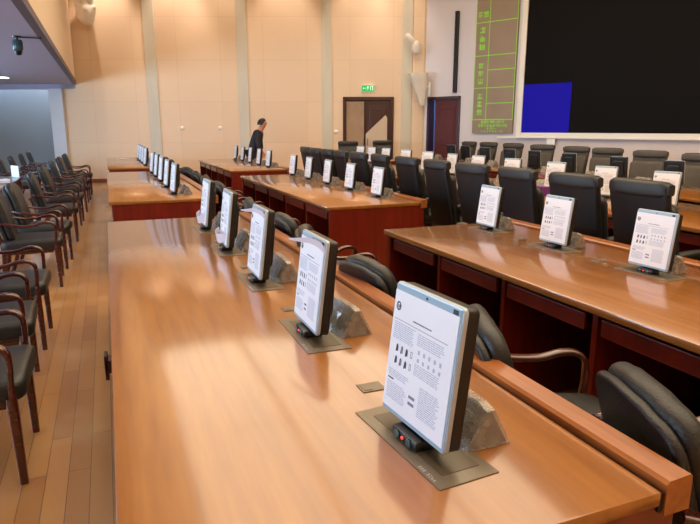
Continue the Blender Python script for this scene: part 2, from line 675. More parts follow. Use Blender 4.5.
make_desk('far middle desk in front of the bending man, red end panel', 1.97, 3.07, 10.55, 14.4, [10.55, 11.35, 12.1, 12.9, 13.6, 14.4], [], GD)
make_desk('long wooden table in front of the black high-backed chairs', 4.05, 5.3, 1.6, 12.4, [1.6, 3.4, 5.2, 7, 8.8, 10.6, 12.4], [], None, lip=False)
ang = math.atan2(7.55 - 6.6, 12.5 - 5.57)
pdir = Vector((math.sin(ang), math.cos(ang), 0))
pmid = Vector((6.75, 8.4, 0))
make_desk('presidium table under the video wall, monitors turned away from the viewer', -.45, .55, -5.6, 4.0, [-5.6, 4.0], [], None, rot=-ang, pivot=pmid, lip=False)
t = thing('conference_desk', 'short cross table joining the two long tables near the double door', 'desk', (5.85, 12.95, 0), -.35)
obj('desk_top', bx(-1.0, .95, -.35, .35, .725, .76, .006), WOOD_TOP, t, True)
obj('front_panel', bx(-.95, .9, -.3, -.26, 0, .725), WOOD_RED, t)
for s in (-.95, .86):
    obj('end_panel', bx(s, s + .04, -.26, .3, 0, .725), WOOD_RED, t)


# ------------------------------------------------------------------ monitor on its lift
def make_monitor():
    t = thing('desk_monitor', '', 'monitor')
    Wm, Hm = .276, .333
    tilt = math.radians(7)
    b = B()
    box(b, -.078, .078, -.195, .195, 0, .003)
    p = obj('base_plate', b, BRONZE, t)
    obj('lift_slot', bx(-.045, .055, -.155, .155, .003, .0042), BRONZE_D, p)
    b = B()
    for i in range(8):
        if i == 3:
            continue
        y = -.1 - i * .0085
        for k in range(3):
            if random.random() < .75:
                box(b, -.072 + k * .003, -.0705 + k * .003, y - .005, y, .003, .0036)
    obj('plate_lettering', b, BRONZE_L, p)
    # frame of the panel: local frame u = -y (to the viewer's right), v = up, origin bottom centre
    M = Matrix.Translation((-.03, 0, .037)) @ Matrix.Rotation(tilt, 4, 'Y')
    b = B()
    slab(b, round_outline(Wm, Wm, 0, Hm, .012, 4), .014, .004, M=M)
    obj('front_frame', b, SILVER, t, True)
    b = B()
    slab(b, round_outline(Wm - .004, Wm - .004, .002, Hm - .002, .012, 4), .034, .006, M=M @ Matrix.Translation((.012, 0, 0)))
    slab(b, round_outline(Wm * .72, Wm * .62, .05, Hm - .06, .03, 4), .028, .012, M=M @ Matrix.Translation((.04, 0, 0)))
    box(b, .03, .055, -.05, .05, -.035, .12, .005, M=M)
    obj('rear_housing', b, BLACK_PL, t, True)
    b = B()
    box(b, -.0012, 0, -Wm / 2 + .006, Wm / 2 - .006, Hm - .022, Hm - .006, M=M)
    box(b, -.0012, 0, -Wm / 2 + .004, -Wm / 2 + .010, .006, Hm - .006, M=M)
    box(b, -.0012, 0, -Wm / 2 + .006, Wm / 2 - .006, .004, .012, M=M)
    obj('frame_film', b, PALEBLUE, t)
    b = B()
    box(b, -.0022, -.0002, -Wm / 2 + .011, Wm / 2 - .004, .013, Hm - .021, M=M)
    sh = obj('protective_sheet', b, PAPER, t)
    # print: (s from left 0..1, t from top 0..1)
    SW_, SH_ = Wm - .02, Hm - .042

    def q(bb, s0, s1, t0, t1, mi, d=.0026):
        y0 = Wm / 2 - .003 - s1 * SW_
        y1 = Wm / 2 - .003 - s0 * SW_
        z1 = Hm - .023 - t0 * SH_
        z0 = Hm - .023 - t1 * SH_
        tb = B()
        box(tb, -d, -.002, y0, y1, z0, z1, M=M)
        for f in tb.faces:
            f.material_index = mi
        merge(bb, tb)
    b = B()
    # roundel with two slanted letters
    cy, cz = .085, .125
    for k in range(18):
        a = 2 * PI * k / 18
        s, tt = cy + .036 * math.cos(a), cz + .033 * math.sin(a)
        q(b, s - .0065, s + .0065, tt - .006, tt + .006, 0)
    for s0, h0, h1 in ((-.018, -.03, .012), (-.004, -.004, .014), (.010, -.010, .030), (.022, -.010, .008)):
        for k in range(4):
            tt = h0 + (h1 - h0) * k / 3
            q(b, cy + s0 - tt * .3 - .003, cy + s0 - tt * .3 + .003, cz + tt - .006, cz + tt + .006, 0)
    q(b, cy - .016, cy - .002, cz - .008, cz - .003, 0)
    q(b, cy + .010, cy + .024, cz - .012, cz - .007, 0)
    q(b, cy + .010, cy + .022, cz + .007, cz + .012, 0)
    # title
    s = .36
    while s < .66:
        w = random.uniform(.012, .03)
        q(b, s, s + w, .19, .20, 0)
        s += w + .006
    q(b, .04, .92, .235, .239, 2)
    # text lines

    def para(s0, s1, t0, t1, mi, step=.017, th=.0065):
        tt = t0
        while tt < t1:
            s = s0
            e = s1 - random.uniform(0, .06)
            while s < e:
                w = random.uniform(.02, .07)
                q(b, s, min(s + w, e), tt, tt + th, mi)
                s += w + .009
            tt += step
    para(.05, .42, .26, .40, 1)
    para(.47, .90, .27, .36, 1)
    for k in range(5):
        q(b, .5 + k * .085, .53 + k * .085, .40, .435, 1)
        q(b, .5 + k * .085, .53 + k * .085, .47, .50, 1)
    para(.47, .9, .52, .62, 1)
    # two rows of four icons
    for r in range(2):
        for k in range(4):
            s, tt = .13 + k * .085, .445 + r * .105
            if k < 3:
                q(b, s, s + .036, tt + .012, tt + .06, 0 if k != 1 else 2)
                q(b, s + .008, s + .028, tt, tt + .016, 0)
                q(b, s - .004, s + .012, tt + .04, tt + .068, 0)
            else:
                q(b, s, s + .006, tt, tt + .055, 2)
                q(b, s + .024, s + .03, tt, tt + .055, 2)
                q(b, s, s + .03, tt, tt + .006, 2)
                q(b, s, s + .03, tt + .05, tt + .056, 2)
    para(.05, .42, .68, .74, 1)
    q(b, .05, .15, .755, .767, 0)
    para(.05, .40, .79, .93, 1)
    q(b, .44, .54, .80, .825, 2)
    q(b, .44, .54, .855, .88, 2)
    para(.6, .92, .68, .93, 1)
    obj('printed_text', b, [INK, INK_L, INK_M], sh)
    # marks on the frame
    b = B()
    box(b, -.002, 0, -.004, .004, Hm - .016, Hm - .011, M=M)
    obj('frame_mark', b, INK, t)
    b = B()
    box(b, -.002, 0, -Wm / 2 + .018, -Wm / 2 + .036, Hm - .02, Hm - .009, M=M)
    obj('frame_logo', b, INK, t)
    # foot with two keys and a lamp
    b = B()
    M2 = Matrix.Translation((-.034, 0, .0))
    box(b, -.016, .045, -.055, .055, .004, .031, .008, M=M2)
    ft = obj('control_foot', b, BLACK_PL, t, True)
    for y in (-.026, .026):
        b = B()
        lathe(b, [(.010, 0), (.0105, -.002), (.008, -.003)], 14, (-.0515, y, .018), 'x')
        obj('foot_key', b, TEAL, ft, True)
    b = B()
    lathe(b, [(.004, 0), (.004, -.003), (.002, -.004)], 10, (-.0515, 0, .019), 'x')
    obj('indicator_lamp', b, REDLED, ft)
    return t


MON0 = make_monitor()
register(MON0)
mon_used = False


def place_monitor(x, y, rz, label, group, z=.76, sc=None):
    global mon_used
    if not mon_used:
        mon_used = True
        MON0.location = (x, y, z)
        MON0.rotation_euler = (0, 0, rz)
        MON0['label'] = label
        MON0['group'] = group
        r = MON0
    else:
        r = dup(MON0, (x, y, z), rz, label, group)
    if sc:
        r.scale = (sc, sc, sc)
    return r


# ------------------------------------------------------------------ plastic wrapped desk console (triangular prism)
def make_console():
    t = thing('desk_console', '', 'desk console')
    b = B()
    L0 = .13
    pr = [(-.06, 0), (.06, 0), (.008, .094), (-.006, .094)]
    loft(b, [[(x, -L0, z) for x, z in pr], [(x, L0, z) for x, z in pr]])
    bo = obj('console_body', b, CONSOLE, t)
    b = B()
    n = Vector((-.094, 0, .054)).normalized()
    for (a, c) in ((-.10, -.015), (.01, .1)):
        rings = []
        P = lambda h, y, d: Vector((-.06 + .054 * h, y, .094 * h)) + n * d
        loft(b, [[P(.2, a, .001), P(.2, c, .001), P(.8, c, .001), P(.8, a, .001)], [P(.22, a + .004, .004), P(.22, c - .004, .004), P(.78, c - .004, .004), P(.78, a + .004, .004)]])
    obj('console_screen', b, CONSOLE_F, bo)
    # wrap
    b = B()
    rings = []
    for i in range(9):
        y = -L0 - .01 + (2 * L0 + .02) * i / 8
        ring = []
        outl = []
        P3 = [(-.07, .0), (.07, .0), (.013, .104), (-.011, .104)]
        for k in range(4):
            a0, a1 = P3[k], P3[(k + 1) % 4]
            nn = 1 if k == 2 else 3
            for j in range(nn):
                outl.append((a0[0] + (a1[0] - a0[0]) * j / nn, a0[1] + (a1[1] - a0[1]) * j / nn))
        sc = .9 if i in (0, 8) else 1
        for (x, z) in outl:
            v = Vector((x * sc, y, z * sc))
            d = noise.noise_vector(v * 61) * .0045
            d.z = d.z if v.z > .01 else 0
            ring.append(v + d + Vector((0, 0, .002)))
        rings.append(ring)
    loft(b, rings)
    bmesh.ops.triangulate(b, faces=b.faces)
    obj('plastic_wrap', b, WRAP, t)
    return t


CON0 = make_console()
register(CON0)
con_used = False


def place_console(x, y, rz, label, group, z=.76, sc=1.0):
    global con_used
    if not con_used:
        con_used = True
        CON0.location = (x, y, z)
        CON0.rotation_euler = (0, 0, rz)
        CON0['label'] = label
        CON0['group'] = group
        return CON0
    r = dup(CON0, (x, y, z), rz, label, group)
    r.scale = (sc, sc, sc)
    return r


# per-row monitors and consoles
LAB = [
    ('foreground desk', .650, m1, .8, 'monitors on the foreground desk'),
    ('left desk beyond the foreground desk', .68, [7.03 + .84 * i for i in range(5)], .79, 'monitors on the second left desk'),
    ('farthest left desk by the wall', .70, [12.5 + .84 * i for i in range(4)], .79, 'monitors on the farthest left desk'),
    ('right desk with open knee bays', 2.57, m2, None, 'monitors on the right desk'),
    ('middle desk with red end panel', 2.68, [5.9 + .8 * i for i in range(5)], .79, 'monitors on the middle desk'),
    ('far middle desk by the bending man', 2.80, [11.1 + .77 * i for i in range(5)], .79, 'monitors on the far middle desk'),
]
film_spots = []
for di, (dn, mx, ysl, _, grp) in enumerate(LAB):
    for i, y in enumerate(ysl):
        if di == 3 and i == 0:
            continue
        j = i - 1 if di == 3 else i
        rz = math.radians(4.6 if (di == 0 and i == 0) else random.uniform(-1.2, 1.2) + (4 if dn.startswith(('left', 'farthest')) else 0))
        lb = '%s monitor from the near end, %s' % (ordn(j), dn)
        if j == 0:
            lb = 'nearest monitor on the %s, under a printed sheet' % dn
        if di == 0 and i in (1, 2):
            lb = '%s monitor from the near end of the foreground desk, film peeling on top' % ordn(i)
        sc_ = (1.0, .95, .95, .88, .88, .88)[di]
        r = place_monitor(mx, y, rz, lb, grp, sc=sc_)
        if di == 0 and i in (1, 2, 3, 4):
            film_spots.append((r, i))
        place_console(mx + .128, y + .045, math.radians(random.uniform(-5, 5)),
                      ('plastic-wrapped console behind the nearest monitor of the %s' if j == 0 else
                       'plastic-wrapped console behind the ' + ordn(j) + ' monitor of the %s') % dn,
                      grp.replace('monitors', 'consoles'), sc=sc_)

for r, i in film_spots:
    b = B()
    Mf = Matrix.Translation((-.03, 0, .037)) @ Matrix.Rotation(math.radians(7), 4, 'Y')
    rings = []
    if i in (1, 2):
        pts = [(-.003, -.135, .30), (-.012, -.10, .312), (-.028, -.05, .318), (-.045, .0, .312), (-.062, .045, .305), (-.072, .075, .302)]
        ws_ = [.03, .026, .021, .016, .01, .003]
    else:
        pts = [(-.003, -.09, .06), (-.018, -.05, .045), (-.032, .0, .035), (-.038, .05, .040), (-.03, .09, .055), (-.01, .12, .075)]
        ws_ = [.05, .055, .06, .055, .045, .03]
    pts = smooth_path(pts, 4)
    n = len(pts)
    for k, p in enumerate(pts):
        f = k / (n - 1) * 5
        a = int(min(f, 4))
        w = ws_[a] + (ws_[a + 1] - ws_[a]) * (f - a)
        up = Vector((-.25, .1, 1)).normalized()
        rings.append([Mf @ (p - up * w * .5), Mf @ (p - up * w * .5 + Vector((.0012, 0, 0))), Mf @ (p + up * w * .5 + Vector((.0012, 0, 0))), Mf @ (p + up * w * .5)])
    loft(b, rings)
    obj('peeled_film', b, FILM, r, True)

# white sheeted monitors on the long table before the executive chairs
WM = [(4.82,4.12),(4.88,4.93),(4.92,5.75),(4.96,6.64),(5.0,7.5),(5.0,8.22),(5.05,9.09),(5.1,10.0),(5.12,10.9),(5.12,11.6),(5.12,12.2)]
for i, (x, y) in enumerate(WM):
    place_monitor(x, y, math.radians(random.uniform(4, 22)), ('nearest monitor' if i == 0 else ordn(i) + ' monitor from the near end') +
                  ' on the long table before black high chairs', 'monitors on the long table', sc=.92)
    if i % 2 == 0 or i < 4:
        place_console(x + .12, y + .28, .3, 'wrapped console beside the %s monitor of the long table' % ordn(i), 'consoles on the long table')
# presidium monitors (backs visible)
for i, d in enumerate([0, 1.05, 2.25, 3.3, 4.2, 5.25, 6.2, 7.0]):
    p = Vector((6.66, 5.57, 0)) + pdir * d
    if d < .5:
        lb = 'nearest dark-backed monitor on the presidium table'
    else:
        lb = ordn(i) + ' dark-backed monitor from the near end of the presidium table'
    place_monitor(p.x - .02, p.y, PI - ang + math.radians(random.uniform(20, 32)), lb, 'presidium monitors', sc=.9)
    place_console(p.x - .2, p.y + .3, PI - ang, 'pale wrapped console beside the %s presidium monitor' % ordn(i), 'presidium consoles')


# ------------------------------------------------------------------ wooden armchair with leather padding
def make_armchair(label, lea, lea2, top=.885):
    t = thing('armchair', label, 'chair')
    b = B()

    def fseat(p):
        return p
    # seat: padded slab lying flat (outline in x-y)
    Ms = Matrix.Translation((0, 0, .47)) @ Matrix.Rotation(PI / 2, 4, 'Y')
    slab(b, round_outline(.50, .50, -.23, .285, .055, 4), .10, .03,
         fn=lambda p: Vector((p.x - .012 * (1 - min(1, (p.y / .25) ** 2)), p.y, p.z)),
         M=Matrix.Translation((0, 0, .47)) @ Matrix(((0, 0, 1, 0), (0, 1, 0, 0), (-1, 0, 0, 0), (0, 0, 0, 1))))
    obj('seat', b, lea2, t, True)
    b = B()
    box(b, -.21, .2, -.215, .215, .335, .388, .004)
    obj('seat_frame', b, WOOD_CHAIR, t)
    tilt = math.radians(-13)

    def bend(p):
        return Vector((p.x + .25 * p.y ** 2 - .10 * max(0, p.z - .62) ** 1.5, p.y, p.z))
    Mb = Matrix.Translation((-.20, 0, .42)) @ Matrix.Rotation(tilt, 4, 'Y') @ Matrix.Translation((0, 0, -.42))
    b = B()
    slab(b, round_outline(.44, .43, .40, top, .085, 6, .016), .032, .011, fn=bend, M=Mb)
    obj('backrest', b, lea, t, True)
    b = B()
    slab(b, round_outline(.42, .41, .42, top + .02, .085, 6, .016), .072, .030, fn=bend, M=Mb @ Matrix.Translation((.028, 0, 0)))
    obj('back_cushion', b, lea2, t, True)
    for s in (-1, 1):
        b = B()
        pts = smooth_path([(-.255, s * .225, .645), (-.16, s * .25, .63), (-.05, s * .262, .607), (.06, s * .262, .608), (.14, s * .26, .630),
                           (.20, s * .258, .628), (.235, s * .255, .595), (.24, s * .252, .53), (.235, s * .255, .44), (.232, s * .25, .36)], 4)
        n = len(pts)
        w = [.044 if k < n * .62 else .044 - .010 * min(1, (k - n * .62) / 6) for k in range(n)]
        sweep(b, pts, w, .024)
        obj('armrest', b, WOOD_CHAIR, t, True)
        b = B()
        sweep(b, [(.23, s * .245, .40), (.235, s * .245, .2), (.238, s * .243, 0)], [.044, .038, .032], [.044, .038, .032])
        obj('leg', b, WOOD_CHAIR, t, True)
        b = B()
        sweep(b, smooth_path([(-.275, s * .19, .60), (-.215, s * .2, .42), (-.225, s * .2, .2), (-.29, s * .2, 0)], 4), .036, .04)
        obj('leg', b, WOOD_CHAIR, t, True)
    register(t)
    return t


ac0 = make_armchair('black leather armchair back at the lower right, rising behind the foreground desk lip', LEATHER, LEATHER_G, .845)
ac0['group'] = 'armchairs behind the foreground desk'
ac0.location = (1.455, .955, 0)
ac0.rotation_euler = (0, 0, math.radians(-20))
# chairs in the gap between the two desk columns
for x, y, r, lb in [
    (1.38, 1.58, -22, 'armchair with polished wooden arms turned towards the right desk, behind the nearest monitor'),
    (1.37, 2.66, 8, 'armchair with rounded black back between the two nearest monitors of the foreground desk'),
    (1.38, 3.58, -20, 'armchair whose grey top rounds up behind the second foreground monitor'),
    (1.41, 4.30, 5, 'black armchair behind the fourth monitor of the foreground desk'),
    (1.40, 5.30, -10, 'black armchair behind the farthest monitor of the foreground desk'),
    (1.42, 7.20, 8, 'black armchair at the lip of the second left desk, nearest there'),
    (1.43, 8.10, -12, 'black armchair at the lip of the second left desk, second along'),
    (1.42, 9.00, 5, 'black armchair at the lip of the second left desk, third along'),
    (1.40, 10.0, 15, 'black armchair at the lip of the second left desk, farthest there'),
    (1.42, 12.4, 0, 'black armchair at the lip of the farthest left desk, nearest there'),
    (1.42, 13.5, 0, 'black armchair at the lip of the farthest left desk, second along'),
]:
    dup(ac0, (x, y, 0), math.radians(r), lb, 'armchairs behind the foreground desk' if y < 6 else 'armchairs behind the left desks')

# chairs along the left aisle
acl = make_armchair('cut-off dark armchair at the left frame edge, closest to the viewer', LEATHER_T, LEATHER_G)
acl['group'] = 'armchairs along the left aisle'
acl.location = (-.68, 2.92, 0)
for i, (x, y, r) in enumerate([(-.74, 3.76, 3), (-.74, 4.66, 0), (-.75, 6.45, 2), (-.72, 7.28, -3), (-.70, 8.95, 2), (-.68, 10.4, -2), (-.66, 12.0, 3),
                               (-.64, 13.5, -3), (-.62, 15.1, 0)]):
    dup(acl, (x, y, 0), math.radians(r), '%s dark wooden-armed chair from the viewer in the left aisle row, dark padding' % ordn(i + 1), 'armchairs along the left aisle')
for i, (x, y) in enumerate([(-1.65, 13.2), (-1.62, 14.5), (-1.58, 15.8), (-1.54, 17.0)]):
    dup(acl, (x, y, 0), math.radians(4), ('%s dark chair back in the rear row beyond the aisle chairs, against the grey wall' % ordn(i)).replace('nearest', 'leftmost'),
        'rear row chairs under the gallery')
# table behind them with papers
t = thing('side_table', 'low dark red table behind the left aisle chairs, white papers on it', 'table', (-1.42, 8.9, 0), -.0)
obj('table_top', bx(-.2, .2, -1.7, 1.7, .72, .76, .005), WOOD_DARK, t)
for y in (-1.6, 1.6):
    obj('leg', bx(-.17, .17, y - .02, y + .02, 0, .72), WOOD_DARK, t)
for i, (x, y, sx, sy, r, lb) in enumerate([(-1.38, 9.4, .11, .16, .3, 'white paper bundle on the low table behind the aisle chairs, farther one'),
                                           (-1.36, 8.5, .10, .15, -.2, 'white paper bundle on the low table at the left frame edge')]):
    b = B()
    rings = []
    for k in range(8):
        rings.append([Vector((sx * (1 if (a in (0, 3)) else -1) * (.9 + .1 * math.sin(k * 2 + a)), -sy + 2 * sy * k / 7, .0 if a in (2, 3) else .03 + .02 * math.sin(k * 1.7 + a))) for a in range(4)])
    loft(b, rings)
    tag(obj('paper_bundle', b, PAPER, loc=(x, y, .762), rot=r, smooth=True), lb, 'paper')
t = thing('placard', 'white card with dark print standing behind an aisle chair', 'placard', (-1.33, 10.2, .762), .5)
obj('card', bx(-.004, .004, -.13, .13, 0, .17), PAPER, t)
b = B()
for k in range(3):
    box(b, .004, .005, -.1 + k * .07, -.055 + k * .07, .05, .13)
obj('card_print', b, INK, t)
t.location = (-1.30, 10.35, .762)


# ------------------------------------------------------------------ high-backed executive chair
def make_exec(label, LEATHER=LEATHER, LEATHER_G=LEATHER_G):
    t = thing('executive_chair', label, 'chair')
    b = B()
    slab(b, round_outline(.46, .46, -.25, .25, .07, 4), .12, .045,
         M=Matrix.Translation((.02, 0, .50)) @ Matrix(((0, 0, 1, 0), (0, 1, 0, 0), (-1, 0, 0, 0), (0, 0, 0, 1))))
    obj('seat', b, LEATHER, t, True)
    tilt = math.radians(-11)
    Mb = Matrix.Translation((-.20, 0, .40)) @ Matrix.Rotation(tilt, 4, 'Y') @ Matrix.Translation((0, 0, -.40))

    def bend(p):
        return Vector((p.x + .18 * p.y ** 2, p.y, p.z))
    b = B()
    slab(b, round_outline(.45, .50, .36, 1.17, .05, 5, .004), .055, .018, fn=bend, M=Mb @ Matrix.Translation((-.03, 0, 0)))
    obj('backrest', b, LEATHER, t, True)
    b = B()
    slab(b, round_outline(.46, .50, .42, 1.0, .06, 5), .075, .034, fn=bend, M=Mb @ Matrix.Translation((.018, 0, 0)))
    for z in (.62, .82):
        pass
    obj('back_cushion', b, LEATHER_G, t, True)
    b = B()
    pts = [(.012 + .18 * y * y, y, 1.115) for y in [-.252 + .504 * k / 10 for k in range(11)]]
    M3 = Mb
    pts = [M3 @ Vector(p) for p in pts]
    sweep(b, pts, [.07, .10] + [.105] * 7 + [.10, .07], [.06, .10] + [.115] * 7 + [.10, .06], side=Vector((0, 0, 1)))
    obj('headrest_roll', b, LEATHER_G, t, True)  # greyer leather paints in the light on top of the roll
    for s in (-1, 1):
        b = B()
        pts = smooth_path([(-.2, s * .25, .66), (-.1, s * .258, .675), (.08, s * .26, .675), (.17, s * .26, .655), (.19, s * .26, .62)], 3)
        sweep(b, pts, .07, .055)
        obj('armrest', b, LEATHER_G, t, True)
        b = B()
        sweep(b, smooth_path([(.14, s * .26, .65), (.16, s * .26, .52), (.08, s * .255, .43), (-.08, s * .22, .41)], 3), .05, .03)
        obj('arm_support', b, BLACK_PL, t, True)
    b = B()
    lathe(b, [(.03, .10), (.03, .30), (.045, .33), (.10, .36), (.12, .395)], 16)
    obj('pedestal', b, BLACK_PL, t, True)
    b = B()
    for k in range(5):
        a = 2 * PI * k / 5
        sweep(b, [(.03 * math.cos(a), .03 * math.sin(a), .12), (.2 * math.cos(a), .2 * math.sin(a), .095), (.26 * math.cos(a), .26 * math.sin(a), .07)],
              [.05, .04, .03], [.04, .03, .02], side=Vector((-math.sin(a), math.cos(a), 0)))
        lathe(b, [(.018, -.02), (.028, -.014), (.028, .014), (.018, .02)], 12, (.255 * math.cos(a), .255 * math.sin(a), .028), 'y')
    obj('star_base', b, BLACK_PL, t, True)
    register(t)
    return t


EY = [2.30, 2.98, 3.60, 4.27, 5.00, 5.68, 6.40, 7.13, 7.85, 8.5, 9.1, 9.7, 10.3]
ex0 = None
for i, y in enumerate(EY):
    lb = ('black high-backed chair cut off by the right frame edge, behind the right desk' if i == 0 else
          '%s black high-backed chair from the right in the row seen from behind' % ordn(i))
    r = math.radians([0, -2, 2, -2, 2, -1, 2, -2, 1, -1, 1, 0, -1][i])
    if ex0 is None:
        ex0 = make_exec(lb)
        ex0.location = (3.68, y, 0)
        ex0['group'] = 'high-backed chairs seen from behind'
    else:
        dup(ex0, (3.60 + random.uniform(-.02, .02), y + .03, 0), r, lb, 'high-backed chairs seen from behind')
px0 = make_exec('', mat('brown_grey_leather', srgb(58, 53, 48), .5, bump=.25, bump_scale=160, noise_amt=.1, noise_scale=10), mat('brown_grey_padding', srgb(72, 66, 58), .5, bump=.25, bump_scale=160, noise_amt=.12, noise_scale=10))  # same chair; paler leather and padding carry the light on its front
PC = [(7.18, 5.74), (7.40, 6.79), (7.66, 7.89), (7.78, 8.77), (7.95, 9.9), (8.05, 11.0), (8.1, 12.0), (8.05, 12.75)]
for i, (x, y) in enumerate(PC):
    lb = ('dark high-backed chair at the right frame edge facing the viewer under the video wall' if i == 0 else
          '%s dark high-backed chair from the right behind the presidium table' % ordn(i))
    pr_ = PI - ang + math.radians([34, 28, 36, 27, 35, 26, 22, 15][i])
    x, y = x + .25 * math.cos(pr_) + .12, y + .25 * math.sin(pr_)
    if i == 0:
        px0.location, px0.rotation_euler, px0['label'], px0['group'] = (x, y, 0), (0, 0, pr_), lb, 'presidium chairs'
    else:
        dup(px0, (x, y, 0), pr_, lb, 'presidium chairs')
for i, (x, y) in enumerate([(5.5, 13.85), (6.6, 14.2)]):
    dup(ex0, (x, y, 0), -PI / 2 - .35,
        ['black chair at the head table in front of the double door, left of the pair', 'black chair at the head table in front of the double door, right of the pair'][i],
        'head table chairs')

# purple box on the long table
tag(obj('card_box', bx(-.05, .05, -.08, .08, 0, .1, .004), PURPLE, loc=(4.45, 5.4, .76)), 'small purple box on the long table between two high-backed chairs', 'box')
b = bx(-.09, .09, -.13, .13, 0, .006)
tag(obj('paper_sheet', b, PAPER, loc=(.35, 15.3, .762), rot=.2), 'flat white paper on the farthest left desk', 'paper')

# ------------------------------------------------------------------ doors and fittings on the far wall
BW = G(0, D)


def onback(o):
    o.location = BW
    o.rotation_euler = (0, 0, RW)
    return o


d1 = bpy.data.objects.new('door_1', None)
COL.objects.link(d1)
d1['kind'] = 'structure'
onback(d1)
b = B()
box(b, -.19, -.11, -.04, .12, 0, DZ)
box(b, 1.10, 1.18, -.04, .12, 0, DZ)
box(b, -.19, 1.18, -.04, .12, DZ - .08, DZ)
obj('door_frame', b, WOOD_DARK, d1)


def leaf(parent, x0, x1, y, z1, m, arch=False):
    b = B()
    box(b, x0, x1, y, y + .045, .01, z1)
    w = x1 - x0
    for za, zb in ((.15, z1 * .40), (z1 * .46, z1 - .15)):
        a, c = x0 + .1 * w + .02, x1 - .1 * w - .02
        box(b, a, c, y - .012, y, za, zb, .008)
        box(b, a + .05, c - .05, y - .02, y - .010, za + .06, zb - .06, .006)
        if arch and zb > 1.2:
            r = (c - a) / 2 - .04
            pts = [((a + c) / 2 + r * math.cos(u), y - .02, zb - .22 + .13 * math.sin(u)) for u in [PI * k / 10 for k in range(11)]]
            sweep(b, pts, .02, .02, side=Vector((0, 1, 0)))
    return obj('door_leaf', b, m, parent)


obj('door_backing', bx(-.11, 1.10, .10, .12, 0, 2.21), WOOD_DARK, d1)  # added panel, stops outside light showing between the leaves
l1 = leaf(d1, -.11, .41, .04, 2.2, WOOD_DARK)
l2 = leaf(d1, .43, 1.10, .04, 2.2, WOOD_DARK)
b = B()
box(b, -.10, .38, .012, .02, .02, 2.17)
obj('kraft_covering', b, CARD, l1)
b = B()
# torn plastic: triangular sheet with folds
P = [(.43, 1.30), (.60, 1.45), (.78, 1.62), (.95, 1.82), (.965, 1.84)]
rings = []
for k in range(13):
    x = .43 + .58 * k / 12
    ztop = 1.32 + (1.86 - 1.32) * k / 12 if x < .97 else 1.86 - (x - .97) * 3
    ring = []
    for j in range(13):
        z = .03 + (ztop - .03) * j / 12
        ring.append(Vector((x, .008 + .012 * noise.noise(Vector((x * 6, z * 4, 3))), z)))
    for j in range(12, -1, -1):
        z = .03 + (ztop - .03) * j / 12
        ring.append(Vector((x, .012 + .012 * noise.noise(Vector((x * 6, z * 4, 3))), z)))
    rings.append(ring)
loft(b, rings)
obj('torn_plastic', b, PLSHEET, l2, True)
b = B()
for x in (.37, .47):
    sweep(b, [(x, -.01, 1.0), (x, -.03, 1.02), (x, -.03, 1.18), (x, -.01, 1.2)], .02, .02)
obj('door_handle', b, CHROME, l2)

# exit sign
t = thing('exit_sign', 'small green lit exit sign above the double door', 'exit sign')
onback(t)
obj('sign_case', bx(.30, .66, -.05, -.002, 2.42, 2.60, .005), WHITE_PL, t)
obj('sign_face', bx(.315, .645, -.054, -.05, 2.435, 2.585), EXITG, t)
b = B()
yq = (-.0565, -.054)


def mk(x0, x1, z0, z1, rr=0):
    M = Matrix.Translation(((x0 + x1) / 2, 0, (z0 + z1) / 2)) @ Matrix.Rotation(rr, 4, 'Y')
    box(b, -(x1 - x0) / 2, (x1 - x0) / 2, yq[0], yq[1], -(z1 - z0) / 2, (z1 - z0) / 2, M=M)


mk(.475, .49, 2.55, 2.566)          # head
mk(.463, .482, 2.51, 2.55, .35)     # trunk
mk(.44, .466, 2.528, 2.535, -.5)    # arm
mk(.482, .505, 2.528, 2.535, .4)    # arm
mk(.47, .497, 2.493, 2.503, .7)     # leg
mk(.445, .475, 2.478, 2.488, -.6)   # leg
mk(.36, .42, 2.505, 2.515)          # arrow shaft
mk(.345, .375, 2.515, 2.523, -.8)
mk(.345, .375, 2.497, 2.505, .8)
mk(.54, .555, 2.46, 2.56)           # doorway
mk(.60, .615, 2.46, 2.56)
mk(.54, .615, 2.55, 2.56)
obj('sign_symbols', b, EXITW, t)

# round wall boxes
for i, (lat, z, lb) in enumerate([(-4.57, 1.47, 'small round white wall fitting between the first two cream strips, left one'),
                                  (-3.53, 1.47, 'small round white wall fitting just left of the second cream strip'),
                                  (-.38, 1.37, 'small round white wall fitting beside the double door frame')]):
    b = B()
    lathe(b, [(.055, 0), (.055, -.02), (.045, -.03), (.02, -.034)], 18, (0, 0, 0), 'y')
    o = obj('wall_fitting', b, WHITE_PL, smooth=True, loc=G(lat, D, z), rot=RW)
    tag(o, lb, 'wall fitting')

# door 2 on the screen wall
d2 = bpy.data.objects.new('door_2', None)
COL.objects.link(d2)
d2['kind'] = 'structure'
d2.matrix_world = SW
b = B()
box(b, DL, DL + .06, -.03, .22, 0, DH)
box(b, DR - .07, DR, -.03, .22, 0, DH)
box(b, DL, DR, -.03, .22, DH - .07, DH)
obj('door_frame', b, WOOD_DARK, d2)
leaf(d2, .34, 1.08, .03, 2.21, mat('door_maroon', srgb(84, 22, 20), .5, stretch=(5, 5, .8), noise_scale=3, noise_amt=.15), True)
# corridor beyond
b = B()
box(b, -.6, 1.6, 1.7, 1.8, 0, 2.6)
box(b, -.65, -.6, .23, 1.8, 0, 2.6)
box(b, 1.6, 1.65, .23, 1.8, 0, 2.6)
box(b, -.65, 1.65, .23, 1.8, 2.6, 2.65)
box(b, -.65, 1.65, .23, 1.8, -.05, 0)
o = obj('wall_corridor', b, CORR, kind='structure')
o.matrix_world = SW
o = obj('ceiling_lamp_corridor', bx(.0, 1.0, .6, 1.2, 2.56, 2.598), LAMPW, kind='structure')  # added glowing panel, stands in for the corridor's daylight
o.matrix_world = SW


def onscr(o):
    o.matrix_world = SW
    return o


